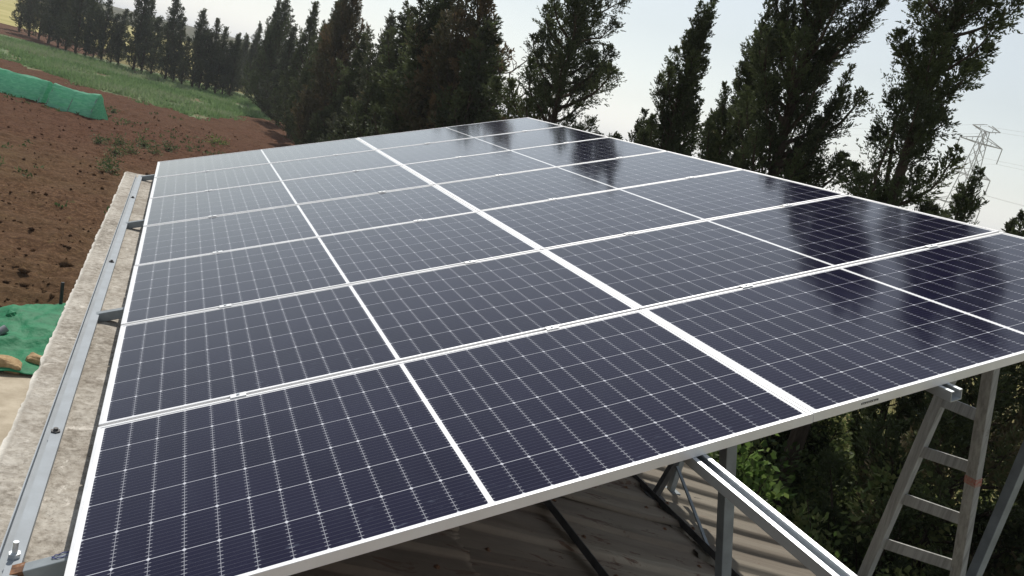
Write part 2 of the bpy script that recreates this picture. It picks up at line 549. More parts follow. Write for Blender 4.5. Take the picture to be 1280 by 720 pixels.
V, F = grid(np.array([-2500., -300, -60, -20, 0, 20, 60, 300, 2500]), np.array([-600., -60, 0, 60, 300, 1200, 4000]),
            lambda X, Y: 0 * X + GZ)
tag(mesh_np('ground', V, F, M['dry']), kind='structure')

# boundary between the ploughed soil and the strip of grass
BX = np.array([-60, -24.0, -12.5, -5.1, 1.9, 4.2, 10.5]); BY = np.array([96, 80.0, 71.4, 63.5, 59.6, 66, 80])


def soil_edge(x): return np.interp(x, BX, BY)


xs = np.concatenate([np.arange(-32, -12, 0.28), np.arange(-12, 10.3, 0.14)])
ys = [7.0]
while ys[-1] < 84: ys.append(ys[-1] + 0.055 + 0.0042 * (ys[-1] - 7))
ys = np.array(ys)


def soil_z(X, Y):
    n = (vnoise(X * 1.1, Y * 1.1, 1) - .5) * .12 + (vnoise(X * 3.1, Y * 3.1, 2) - .5) * .11 + (vnoise(X * 6.7, Y * 6.7, 3) - .5) * .09
    fur = np.sin((Y * 0.97 + X * 0.25) * 2 * np.pi / 0.9) * .025
    return GZ + 0.14 + n + fur


V, F = grid(xs, ys, soil_z)
cx = V[F].mean(1)
F = F[(cx[:, 1] < soil_edge(cx[:, 0]) + (vnoise(cx[:, 0] * .8, cx[:, 1] * .8, 5) - .5) * 3) & ~((cx[:, 1] < 10.2) & (cx[:, 0] > -3.5))]
tag(mesh_np('ploughed_field', V, F, M['soil'], smooth=False), kind='structure')

t = NT('leaf_litter')
n = t.noise(t.pos(), 3.0, 7, 0.7)
t.p(col=t.ramp(n, [(0.35, (0.035, 0.027, 0.017)), (0.55, (0.075, 0.060, 0.034)), (0.75, (0.15, 0.125, 0.065))]), rough=1.0, spec=0.05)
t.bump(n, 1.0, .08); M['litter'] = t.m
V, F = grid(np.linspace(5.2, 11.5, 30), np.linspace(-9, 28, 80), lambda X, Y: GZ + 0.02 + vnoise(X * 1.2, Y * 1.2, 19) * .12)
tag(mesh_np('leaf_litter', V, F, M['litter'], smooth=True), kind='structure')
V, F = grid(np.linspace(-70, 11, 40), np.linspace(55, 112, 30),
            lambda X, Y: GZ + 0.03 + (vnoise(X * .3, Y * .3, 9) - .5) * .02)
cx = V[F].mean(1)
F = F[cx[:, 1] > soil_edge(cx[:, 0]) - 6]
tag(mesh_np('grass_strip', V, F, M['grassland']), kind='structure')
V, F = grid(np.linspace(-120, -10, 30), np.linspace(111, 143, 12), lambda X, Y: GZ + 0.06 + 0 * X)
tag(mesh_np('fallow_field', V, F, M['soil']), kind='structure')
V, F = grid(np.linspace(-500, 4, 60), np.linspace(144, 420, 30), lambda X, Y: GZ + 0.05 + np.clip((Y - 160) / 260, 0, 1) * 3.0)
tag(mesh_np('wheat_field', V, F, M['wheat']), kind='structure')
V, F = grid(np.linspace(-900, 700, 160), np.array([420., 440, 470, 520, 700, 1000]),
            lambda X, Y: np.where(Y < 425, GZ, GZ + 5.5 + 3.0 * np.sin(X * .008 + 1.0) + 2.2 * vnoise(X * .05, Y * .01, 4) + (Y - 440) * .012))
tag(mesh_np('hills', V, F, M['hill'], smooth=True), kind='structure')


# ------------------------------------------------------------------ vegetation
def norm(a): return a / np.maximum(np.linalg.norm(a, axis=-1, keepdims=True), 1e-9)


def leaves(P, D, ln, wd, rg, tint):
    """diamond shaped leaves at P along D"""
    n = len(P)
    L = (ln * rg.uniform(.6, 1.4, n))[:, None]; W = (wd * rg.uniform(.6, 1.4, n))[:, None]
    D = norm(D); s = norm(np.cross(D, rg.normal(size=(n, 3)))) * W
    V = np.stack([P, P + D * L * .45 + s, P + D * L, P + D * L * .45 - s], 1).reshape(-1, 3)
    F = np.arange(4 * n, dtype=np.int32).reshape(n, 4)
    return V, F, np.repeat(tint, 4)


def make_tree(name, H, Rad, seed, plumes=80, twigs=34, nl=12, ls=1.0, base=.05, taper=.9, rise=(35, 60), ext=(.5, 1.1), pr=.16,
              mat='cypress', trunk_r=None, lean=(0, 0), gaps=(), open_=0.2, spires=0, belly=.25, dead=0, shape=None):
    """conifer: a trunk, limbs that sweep out and up, each carrying a pointed plume made of feathery twigs"""
    rg = np.random.default_rng(seed)
    root = empty(name)
    tr = trunk_r or H * .016
    mb = MB()
    ks = np.linspace(0, 1, 12)
    wob = np.cumsum(rg.normal(0, .010 * H, (12, 2)), 0) * .35
    tp = np.stack([wob[:, 0] + lean[0] * ks * H, wob[:, 1] + lean[1] * ks * H, ks * H * .96], 1); tp[0, :2] = 0
    mb.tube(tp, list(np.maximum(tr * (1 - ks * .94), .010)), 8)
    PL_ = []
    for b in range(plumes):
        h = base + (.97 - base) * ((b + rg.uniform(0, 1)) / plumes) ** 1.05
        if any(g0 < h < g1 and rg.uniform() < .9 for g0, g1 in gaps): continue
        prof = (1 - h) ** taper * min(1, .45 + (h - base) / max(belly, .01) * .55)
        reach = Rad * prof * (rg.uniform(.25, .6) if rg.uniform() < open_ else rg.uniform(.65, 1.12)) + .04
        if shape: reach *= float(np.interp(h, *shape))
        az = b * 2.39996 + rg.uniform(-.6, .6)
        p0 = np.array([np.interp(h, ks, tp[:, i]) for i in range(3)])
        PL_.append((p0, az, reach, math.radians(rg.uniform(*rise)), rg.uniform(*ext) * (.35 + .65 * prof), h))
    for q in range(spires):          # long steep leaders that make extra tips
        h = rg.uniform(.25, .7); az = rg.uniform(0, 6.28)
        p0 = np.array([np.interp(h, ks, tp[:, i]) for i in range(3)])
        PL_.append((p0, az, Rad * rg.uniform(.35, .8) * (1 - h * .6), math.radians(rg.uniform(58, 72)), (1 - h) * H * rg.uniform(.25, .5), h))
    # the leading tip
    PL_.append((tp[-4], rg.uniform(0, 6.28), .05, 1.4, H * .27 * 1.0, .95))
    Ps, Ds, Ts = [], [], []
    ss = np.linspace(0, 1, 7)
    for p0, az, reach, el, up, h in PL_:
        hd = np.array([math.cos(az), math.sin(az), 0])
        rise_ = reach * math.tan(el)
        pts = np.array([p0 + hd * reach * (1 - (1 - s) ** 1.6) + np.array([0, 0, 1.]) * (rise_ * s * .6 + up * s ** 1.8) for s in ss])
        Lp = np.linalg.norm(np.diff(pts, axis=0), axis=1).sum()
        pts[1:] += rg.normal(0, .022 * Lp, (6, 3)) * np.linspace(.3, 1, 6)[:, None]
        mb.tube(pts, list(np.maximum(.005, tr * .30 * min(1, Lp / 1.6) * (1 - ss * .85))), 5)
        bt = rg.uniform(.05, .70)
        if dead and rg.uniform() < dead: bt = rg.uniform(.85, 1.0)
        pw_ = pr * rg.uniform(.7, 1.3) * min(1.5, .45 + Lp * .45)
        nt = max(6, int(twigs * Lp * rg.uniform(.75, 1.2)))
        st = .16 + .84 * rg.uniform(0, 1, nt) ** .85
        ax = norm(np.stack([np.interp(st + .03, ss, pts[:, i]) - np.interp(st - .03, ss, pts[:, i]) for i in range(3)], 1) + 1e-6)
        c0 = np.stack([np.interp(st, ss, pts[:, i]) for i in range(3)], 1)
        rad_ = pw_ * np.clip(np.sin(np.pi * np.clip(st, 0, 1) ** 1.15) + .12, .1, 1)
        out = norm(np.cross(ax, rg.normal(size=(nt, 3))))
        tw_d = norm(out * rg.uniform(.5, 1.0, (nt, 1)) + ax * rg.uniform(.5, 1.1, (nt, 1)) + np.array([0, 0, .25]))
        tw_l = rad_ * rg.uniform(.6, 1.55, nt) + .03 * ls
        # leaves along each twig
        f = rg.uniform(.15, 1.0, (nt, nl))
        side = rg.normal(0, 1, (nt, nl, 3)) * (.020 * ls)
        P = c0[:, None] + out[:, None] * (rad_ * .15)[:, None, None] + tw_d[:, None] * (tw_l[:, None] * f)[..., None] + side * (1.1 - f)[..., None]
        D = tw_d[:, None] * 1.0 + rg.normal(0, .48, (nt, nl, 3))
        tt = bt + rg.normal(0, .08, (nt, 1)) + rg.normal(0, .06, (nt, nl)) + .16 * (f - .5)
        Ps.append(P.reshape(-1, 3)); Ds.append(D.reshape(-1, 3)); Ts.append(np.clip(tt, 0, 1).ravel())
    P = np.concatenate(Ps); D = np.concatenate(Ds); T = np.concatenate(Ts)
    V, F, Tt = leaves(P, D, .060 * ls, .0110 * ls, rg, T)
    V[:, 2] = np.maximum(V[:, 2], 0.02)
    mesh_np('crown', V, F, M[mat], root, tint=Tt)
    mb.build('trunk', M['bark'], root)
    return root


def make_bush(name, H, W, seed, stems=26, per=260, ln=.07, wd=.024, mat='olive', spread=.13):
    rg = np.random.default_rng(seed)
    root = empty(name)
    mb = MB(); Ps, Ds, Ts = [], [], []
    for s in range(stems):
        az = rg.uniform(0, 6.283); out = W * math.sqrt(rg.uniform(.02, 1)); h = H * rg.uniform(.35, 1) * (1 - .35 * (out / W) ** 2)
        e = np.array([math.cos(az) * out, math.sin(az) * out, h])
        mid = e * np.array([.35, .35, .55])
        pts = [np.zeros(3), mid + rg.normal(0, .06, 3), e]
        mb.tube([p + np.array([0, 0, .0]) for p in pts], [.022, .014, .005], 5)
        bt = rg.uniform(.05, .8)
        for c_ in range(5):
            cpt = pts[1] + (pts[2] - pts[1]) * rg.uniform(.1, 1.05) + rg.normal(0, spread * .9, 3)
            k = int(per / 5 * rg.uniform(.6, 1.4))
            P = cpt + rg.normal(0, spread, (k, 3)) * rg.uniform(.5, 1.1)
            Ps.append(P); Ds.append(norm(P - cpt) + rg.normal(0, .6, (k, 3)) + np.array([0, 0, .2]))
            Ts.append(np.clip(bt + rg.normal(0, .14, k), 0, 1))
    V, F, Tt = leaves(np.concatenate(Ps), np.concatenate(Ds), ln, wd, rg, np.concatenate(Ts))
    V[:, 2] = np.maximum(V[:, 2], .01)
    mesh_np('foliage', V, F, M[mat], root, tint=Tt)
    mb.build('stems', M['bark'], root)
    return root


def place(o, x, y, z=GZ, rz=0.0, s=1.0, sz=None):
    o.location = (x, y, z); o.rotation_euler = (0, 0, rz); o.scale = (s, s, sz if sz else s)
    return o


# --- individually shaped trees behind the right side of the array
def named(o, label, cat='tree', group=None):
    return tag(o, label, cat, group)


o = make_tree('cypress_tree', 10.8, 1.12, 11, plumes=135, twigs=84, nl=22, ls=.72, base=.36, taper=.25, rise=(8, 48), ext=(.1, .6), pr=.23, trunk_r=.14,
              lean=(-.014, .006), open_=.35, gaps=((.555, .59),), belly=.05, spires=2, dead=.04, shape=((0, .58, .66, .74, 1), (.60, .60, .45, .80, 1.0)))
named(place(o, 8.0, 5.35), 'tall open cypress with forked leaning trunk right of the tree wall, beside the pylon')
o = make_tree('cypress_tree', 11.2, 1.12, 12, plumes=130, twigs=78, nl=20, ls=.75, base=.30, taper=.42, rise=(22, 58), ext=(.4, 1.0), pr=.20, trunk_r=.17, open_=.3, spires=4, dead=.04)
named(place(o, 8.2, 7.6), 'largest dense dark cypress, just left of the open forked one')
o = make_tree('cypress_tree', 8.3, 1.05, 13, plumes=90, twigs=78, nl=20, ls=.75, base=.34, taper=.80, rise=(40, 66), ext=(.4, .9), pr=.16, trunk_r=.12, spires=4)
named(place(o, 8.0, 9.0), 'slim cypress with a curled wispy tip between two taller cypresses')
o = make_tree('cypress_tree', 8.5, 1.5, 14, plumes=95, twigs=78, nl=20, ls=.78, base=.34, taper=.95, rise=(40, 66), ext=(.4, 1.0), pr=.17, trunk_r=.13, open_=.3, spires=4)
named(place(o, 8.1, 10.6), 'slender pointed cypress standing alone against the sky, right of the broad spreading one')
o = make_tree('cypress_tree', 10.2, 2.35, 15, plumes=120, twigs=66, nl=20, ls=.95, base=.10, taper=.62, rise=(18, 48), ext=(.3, .9), pr=.24, trunk_r=.16, open_=.3, dead=.06)
named(place(o, 8.1, 15.2), 'broad spreading conifer with upswept arms behind the far right corner of the array')
o = make_tree('cypress_tree', 5.5, 1.3, 16, plumes=70, twigs=60, nl=15, ls=1.0, base=.06, taper=.9, rise=(30, 60), pr=.18, trunk_r=.1)
named(place(o, 8.2, 20.2), 'low bushy young cypress under the bare tree')
o = make_tree('cypress_tree', 6.5, .75, 17, plumes=76, twigs=74, nl=18, ls=.8, base=.1, taper=.75, rise=(30, 60), ext=(.2, .6), pr=.14, trunk_r=.09)
named(place(o, 10.0, 5.80), 'short pointed cypress in front of the pylon')
o = make_tree('cypress_tree', 6.05, .7, 18, plumes=76, twigs=74, nl=18, ls=.8, base=.1, taper=.5, rise=(30, 60), ext=(.2, .6), pr=.15, trunk_r=.09)
named(place(o, 10.0, 4.98), 'low rounded cypress at the right end of the tree line, cut by the frame')

jt = make_tree('juniper_tree', 5.0, 1.3, 19, plumes=110, twigs=40, nl=13, ls=1.1, base=.03, taper=.55, rise=(15, 55), ext=(.2, .7), pr=.22, trunk_r=.1, dead=.18, belly=.05)
named(place(jt, 8.1, 3.35), 'dense dark juniper with brown sprays right of the ladder top, under the array edge')
jt = make_tree('juniper_tree', 4.6, 1.3, 20, plumes=100, twigs=40, nl=13, ls=1.1, base=.03, taper=.55, rise=(15, 55), ext=(.2, .7), pr=.22, trunk_r=.1, mat='cypress', dead=.3, belly=.05)
named(place(jt, 8.1, 1.55), 'browning juniper at the right frame edge behind the upright grey post')
jt = make_tree('juniper_tree', 3.2, 1.2, 22, plumes=100, twigs=40, nl=13, ls=1.1, base=.03, taper=.55, rise=(15, 55), ext=(.2, .7), pr=.22, trunk_r=.1, belly=.05)
named(place(jt, 8.6, 6.4), 'deep green juniper in the shade below the array, left of the ladder')

# bare tree
rg = np.random.default_rng(21)
mb = MB()


def twig(p, d, L, r, depth):
    pts = [p]
    for i in range(4):
        d = norm(d + rg.normal(0, .16, 3) + np.array([0, 0, .05]))
        pts.append(pts[-1] + d * L / 4)
    mb.tube(pts, [r, r * .85, r * .7, r * .55, r * .4], 5)
    if depth:
        for i in range(4 if depth > 1 else 3):
            k = rg.integers(1, 5)
            twig(pts[k], norm(d + rg.normal(0, .75, 3)), L * rg.uniform(.4, .65), r * .5, depth - 1)


twig(np.zeros(3), np.array([.12, 0, 1.]), 5.4, .08, 3)
o = empty('bare_tree'); mb.build('trunk', M['bark'], o)
named(place(o, 7.9, 20.0, s=1.2), 'leafless grey tree with thin twigs against the sky')

# --- dense windbreak wall left of that, receding along the field
variants = []
for i, (Rd, mt, tp_, sp, dd_) in enumerate([(2.1, 'cypress', .95, 5, .05), (1.9, 'cypress', 1.1, 3, .0), (2.1, 'brown_leaf', .85, 4, .2), (2.0, 'cypress', 1.0, 7, .05), (1.9, 'cypress_far', 1.15, 4, 0)]):
    variants.append(make_tree('windbreak_cypress', 10.0, Rd, 30 + i, plumes=130, twigs=19, nl=12, ls=2.1, base=.015, taper=tp_, rise=(32, 62), ext=(.4, 1.1), pr=.26,
                              trunk_r=.16, mat=mt, spires=sp, dead=dd_, belly=.02))
ROW = [(21.39, 3, 8.38), (23.11, 2, 10.21), (25.17, 0, 9.93), (28.26, 1, 8.95), (31.16, 3, 9.09), (34.95, 4, 8.88), (38.76, 1, 7.97), (43.11, 2, 11.31), (47.79, 0, 10.28), (53.83, 3, 8.80), (61.90, 1, 10.50), (70.01, 4, 8.73), (79.55, 0, 11.47), (90.85, 1, 11.80), (105.62, 4, 9.44), (120.46, 3, 8.00), (137.66, 4, 8.00)]
rnd_ = random.Random(5)
used = set()
for i, (yy, k, H) in enumerate(ROW):
    o = variants[k] if k not in used else copy_tree(variants[k])
    used.add(k)
    place(o, 8.0 + rnd_.uniform(-.3, .3), yy, GZ, rnd_.uniform(0, 6.28), rnd_.uniform(.9, 1.15), H / 10.0)
    named(o, '%s %scypress of the dense dark tree wall, counted leftwards from the bare tree' % (ORD[i], 'browning ' if k == 2 else ''),
          'tree', 'cypresses of the dense windbreak wall')

# low saplings closing the foot of the wall
# --- far row across the end of the field
fv = [make_tree('field_cypress', 7.5, 1.35, 50, plumes=60, twigs=18, nl=11, ls=2.3, base=.01, taper=.85, rise=(38, 64), pr=.26, mat='cypress_far', open_=.4, spires=3, belly=.02),
      make_tree('field_cypress', 6.2, 1.15, 51, plumes=46, twigs=18, nl=11, ls=2.3, base=.01, taper=.9, rise=(38, 64), pr=.26, mat='cypress_far', open_=.5, spires=2, belly=.02),
      make_tree('field_cypress', 5.2, 1.5, 52, plumes=42, twigs=18, nl=11, ls=2.3, base=.01, taper=.7, rise=(25, 60), pr=.28, mat='cypress_far', open_=.5, spires=4, belly=.02)]
FAR = [(-20.62, 129.63, 1, 1.37), (-18.36, 122.40, 0, 1.27), (-16.94, 120.14, 2, 1.54), (-15.27, 115.84, 0, 1.40), (-13.69, 111.79, 2, 1.63), (-12.71, 110.78, 0, 1.40), (-11.27, 107.01, 0, 1.33), (-10.07, 105.17, 1, 1.29), (-9.16, 104.24, 2, 1.15), (-8.25, 103.32, 1, 1.21), (-7.25, 103.24, 2, 1.08), (-6.52, 103.61, 1, 1.05), (-4.79, 101.37, 0, 1.36), (-3.91, 100.47, 1, 1.32), (-2.84, 98.76, 2, 1.25), (-1.28, 96.27, 0, 1.28), (-0.44, 95.42, 1, 1.16), (0.38, 94.59, 2, 1.00), (1.45, 93.36, 0, 1.15), (2.19, 93.65, 2, 1.25), (2.94, 93.94, 1, 1.29), (3.85, 93.47, 1, 1.19), (4.61, 93.76, 2, 1.15), (5.29, 93.68, 0, 0.96)]
used = set()
for i, (x, y, k, sc) in enumerate(FAR):
    o = fv[k] if k not in used else copy_tree(fv[k])
    used.add(k)
    place(o, x, y, GZ, rnd_.uniform(0, 6.28), sc * rnd_.uniform(.95, 1.05), sc)
    named(o, '%s cypress from the left in the sparse row across the field end' % ORD[i], 'tree', 'cypresses across the end of the field')

# two rounder grey trees rising beyond that row
e = make_tree('eucalyptus_tree', 11, 2.4, 60, plumes=44, twigs=14, nl=9, ls=4.0, base=.4, taper=.3, rise=(15, 55), pr=.5, mat='cypress_far', open_=.3, trunk_r=.25)
named(place(e, -13.2, 136, GZ, 1.0, 1.0), 'rounded loose crowned tree rising behind the far field row')
e2 = copy_tree(e)
named(place(e2, -17.5, 150, GZ, 2.6, .8), 'smaller rounded tree behind the far field row, left of the taller rounded one')

# --- undergrowth right of the shed, seen below the array
BUSH = [('olive_bush', 3.3, 1.4, 70, 'olive', 40, 300, .085, .024, 7.1, 2.9), ('leafy_bush', 2.7, 1.0, 71, 'shrub', 30, 240, .095, .038, 6.1, 3.7),
        ('olive_bush', 3.4, 1.4, 72, 'olive', 40, 300, .085, .022, 7.9, 1.1), ('leafy_bush', 2.3, .9, 73, 'shrub', 28, 230, .095, .038, 6.25, 2.3),
        ('olive_bush', 2.5, 1.4, 74, 'olive', 42, 300, .085, .024, 7.2, 5.3), ('dry_bush', 3.3, 1.1, 75, 'brown_leaf', 30, 220, .08, .020, 8.3, 2.4),
        ('olive_bush', 3.0, 1.4, 76, 'olive', 40, 280, .085, .024, 7.4, -.6), ('leafy_bush', 1.9, 1.0, 77, 'shrub', 26, 220, .095, .038, 6.5, 0.6),
        ('olive_bush', 2.2, 1.5, 78, 'olive', 40, 300, .09, .026, 7.0, 7.2), ('olive_bush', 2.6, 1.4, 79, 'cypress', 44, 420, .080, .018, 7.2, 6.6), ('leafy_bush', 3.0, 1.1, 80, 'shrub', 34, 250, .095, .034, 6.2, 4.9)]
BL = ['rounded olive green bush directly behind the ladder', 'bright broad leaved bush below the middle of the array front edge', 'tall olive bush at the right edge behind the grey post',
      'bright green bush seen between the ladder rails low down', 'dark olive bush in deep shade below the array, near the steel post', 'brown half dead bush behind the top of the ladder',
      'olive bush at the bottom right corner under the grey post', 'small bright bush at the foot of the ladder', 'shaded olive bush farthest back under the array edge',
      'darkest needle leaved bush between the steel post and the roof edge', 'tall green broad leaved bush right beside the roof edge']
for (nm, H, W, sd_, mt, st, per, ln, wd, x, y), lb in zip(BUSH, BL):
    named(place(make_bush(nm, H, W, sd_, st, per, ln, wd, mt), x, y, GZ, 0, 1), lb, 'bush')

proto_b = [o_ for o_ in COL.objects if o_.name.startswith('olive_bush')][:4]
for i, (x, y, s_) in enumerate([(9.3, .2, 1.0), (9.6, 2.2, 1.1), (9.4, 4.2, 1.05), (9.2, 6.2, 1.1), (9.5, 8.2, 1.0), (9.3, -1.8, .9), (9.4, 10.4, 1.0), (9.2, 12.6, 1.0), (10.9, 1.0, 1.1), (11.0, 4.0, 1.15), (11.1, 7.0, 1.1)]):
    o_ = copy_tree(proto_b[i % 4]); place(o_, x, y, GZ, i * 1.7, s_)
    named(o_, 'olive bush in the dark undergrowth behind the trees, seen only in gaps', 'bush', 'bushes of the undergrowth behind the trees')
for (nm, H, W, sd2, mt, st, per, ln, wd, x, y, lb) in [
        ('leafy_bush', 2.5, .75, 91, 'shrub', 26, 230, .085, .032, 5.98, 3.15, 'sunlit broad leaved bush left of the ladder foot'),
        ('olive_bush', 2.4, .8, 92, 'olive', 32, 260, .080, .024, 6.05, 6.1, 'sunlit olive bush behind the steel post'),
        ('olive_bush', 2.6, .85, 93, 'olive', 32, 260, .080, .024, 6.35, 1.0, 'sunlit olive bush between the ladder and the grey post'),
        ('olive_bush', 2.9, .8, 94, 'olive', 32, 260, .080, .024, 6.15, 4.3, 'sunlit olive bush below the small dark badge on the array frame')]:
    named(place(make_bush(nm, H, W, sd2, st, per, ln, wd, mt), x, y, GZ), lb, 'bush')
# low cypress limbs hanging in the same corner
rgx = np.random.default_rng(90)
Vs = []; Ts = []
n = 7000
P = np.stack([rgx.uniform(9.5, 30, n), rgx.uniform(-6, 24, n), np.full(n, GZ)], 1)
V, F, Tt = leaves(P, rgx.normal(0, .45, (n, 3)) + np.array([0, 0, 1.]), .42, .012, rgx, rgx.uniform(0, 1, n))
tag(mesh_np('dry_grass', V, F, M['dryleaf'], tint=Tt), kind='stuff')

# --- grass strip blades
n = 150000
x = rgx.uniform(-46, 10.5, n); y = rgx.uniform(56, 103, n)
keep = y > soil_edge(x) + (vnoise(x * .35, y * .35, 12) - .5) * 9
keep &= (vnoise(x * .5, y * .5, 14) + .35 * vnoise(x * 1.7, y * 1.7, 15) > .52)
x, y = x[keep], y[keep]
P = np.stack([x, y, np.full(len(x), GZ)], 1)
tn = np.clip(.15 + .7 * vnoise(x * .25, y * .25, 16) + rgx.normal(0, .12, len(x)), 0, 1)
V, F, Tt = leaves(P, rgx.normal(0, .55, (len(x), 3)) + np.array([0, 0, 1.]), .42, .050, rgx, tn)
tag(mesh_np('grass', V, F, M['grass'], tint=Tt), kind='stuff')

# --- weeds on the soil: countable clumps
WEED = [(-1.8, 37.0, .8), (-1.2, 35.2, .6), (-1.75, 33.8, .8), (-.9, 38.2, .7), (-.4, 36.6, .5), (.1, 38.8, .6), (-2.6, 36.2, .5), (2.35, 45.2, .75), (2.8, 45.6, .55), (-1.7, 30.6, .5), (-1.65, 29.2, .55), (-3.0, 50.0, .5)]
WL = ['leafy weed clump on red soil above the concrete corner', 'small weed just right of the largest clump above the concrete corner', 'weed clump nearest above the concrete corner',
      'weed clump behind the first ones towards the array', 'thin weed between the clumps and the array corner', 'weed sprig close to the far left array corner', 'lone weed at the left of the weed patch',
      'bright green weed behind the far edge of the array', 'smaller bright weed beside the one behind the array edge', 'thin tall weed stalk touching the concrete corner', 'low weed at the concrete corner', 'weed right of the green net tunnels']
for i, ((x, y, s), lb) in enumerate(zip(WEED, WL)):
    o = make_bush('weed', .36 * s, .34 * s, 200 + i, 8, 30, .11, .022, 'weed' if i not in (7, 8) else 'shrub', .12)
    named(place(o, x, y, GZ + .12), lb, 'weed')
n = 1500
x = rgx.uniform(-16, 5.5, n); y = rgx.uniform(14, 60, n)
keep = (vnoise(x * .22, y * .22, 31) > .68)
x, y = x[keep], y[keep]; n = len(x)
P = np.repeat(np.stack([x, y, np.full(n, GZ + .17)], 1), 7, 0) + rgx.normal(0, .07, (n * 7, 3)) * np.array([1, 1, .3])
V, F, Tt = leaves(P, rgx.normal(0, .7, (len(P), 3)) + np.array([0, 0, 1.]), .14, .03, rgx, np.repeat(rgx.uniform(0, 1, n), 7))
tag(mesh_np('sprouts', V, F, M['weed'], tint=Tt), kind='stuff')
# clods of earth
n = 5500
yv = 8 + 45 * rgx.uniform(0, 1, n) ** 1.4; xv = rgx.uniform(-1, 1, n) * (4 + yv * .25) - 4
ok = (xv < 5.5) & ~((yv < 10.6) & (xv > -3.7)); xv, yv = xv[ok], yv[ok]; n = len(xv)
oct_ = np.array([[1, 0, 0], [0, 1, 0], [-1, 0, 0], [0, -1, 0], [0, 0, 1], [0, 0, -1.]])
of = np.array([[0, 1, 4], [1, 2, 4], [2, 3, 4], [3, 0, 4], [1, 0, 5], [2, 1, 5], [3, 2, 5], [0, 3, 5]])
sz = rgx.gamma(2.0, .014, n)
V = (oct_[None] * (sz[:, None, None] * rgx.uniform(.6, 1.3, (n, 6, 1)))) + rgx.normal(0, .2, (n, 6, 3)) * sz[:, None, None]
zz = soil_z(xv, yv)
V += np.stack([xv, yv, zz + sz * .3], 1)[:, None]
F = (of[None] + (np.arange(n) * 6)[:, None, None]).reshape(-1, 3)
tag(mesh_np('soil_clods', V.reshape(-1, 3), F, M['soil']), kind='stuff')

# ------------------------------------------------------------------ shed under the array
RA, RS = -0.215, 0.2               # roof plane z = RA - RS*x


def roof_z(x): return RA - RS * x


shed = empty('shed', (0, 2.5, GZ))
tag(shed, 'low shed with a concrete edge and rusty corrugated roof under the solar array', 'shed')


def shed_part(o, label=None):
    o.parent = shed; o.matrix_parent_inverse = Matrix.Translation((0, -2.5, -GZ))
    if label: o['label'] = label
    return o


# concrete ledge: finely cut top with a ragged outer edge
ysl = np.concatenate([np.arange(-4, 0, .1), np.arange(0, 8.051, .03)])
xsl = np.linspace(-.31, .20, 26)
X, Y = np.meshgrid(xsl, ysl)
Zt = -.176 + (vnoise(X * 14, Y * 14, 40) - .5) * .006 + (vnoise(X * 40, Y * 40, 41) - .5) * .004
edge_off = (vnoise(Y * 9, Y * 0 + 3, 42) - .5) * .010 + (vnoise(Y * 31, Y * 0 + 5, 43) - .5) * .010
X = X + np.where(X < -.30, edge_off, 0)
Zt = np.where(X < -.292, Zt - .008, Zt)
nx, ny = len(xsl), len(ysl)
Vt = np.stack([X.ravel(), Y.ravel(), Zt.ravel()], 1)
idx = np.arange(nx * ny).reshape(ny, nx)
Fl = np.stack([idx[:-1, :-1].ravel(), idx[:-1, 1:].ravel(), idx[1:, 1:].ravel(), idx[1:, :-1].ravel()], 1).tolist()
# skirt down to the underside
per_ = list(idx[0, :]) + list(idx[1:, -1]) + list(idx[-1, -2::-1]) + list(idx[-2:0:-1, 0])
nb0 = len(Vt)
Vb = Vt[per_].copy(); Vb[:, 2] = -.40
Vt = np.concatenate([Vt, Vb])
k = len(per_)
for i in range(k):
    j = (i + 1) % k
    Fl.append([per_[j], per_[i], nb0 + i, nb0 + j])
shed_part(mesh_np('concrete_ledge', Vt, Fl, M['concrete']))
b = MB(); b.box((-.27, -4, GZ - .2), (-.03, 8.0, -.398)); shed_part(b.build('side_wall', M['render']))
b = MB(); b.box((5.05, -4, GZ - .2), (5.25, 8.0, roof_z(5.25) - .06)); shed_part(b.build('side_wall', M['render']))
for yy_ in (7.8, -4.0):
    b = MB(); b.add([(-.03, yy_, GZ - .2), (5.05, yy_, GZ - .2), (5.05, yy_, roof_z(5.05) - .06), (-.03, yy_, roof_z(0) - .19),
                     (-.03, yy_ + .2, GZ - .2), (5.05, yy_ + .2, GZ - .2), (5.05, yy_ + .2, roof_z(5.05) - .06), (-.03, yy_ + .2, roof_z(0) - .19)],
                    [(0, 1, 2, 3), (7, 6, 5, 4), (0, 4, 5, 1), (1, 5, 6, 2), (2, 6, 7, 3), (3, 7, 4, 0)])
    shed_part(b.build('end_wall', M['render']))


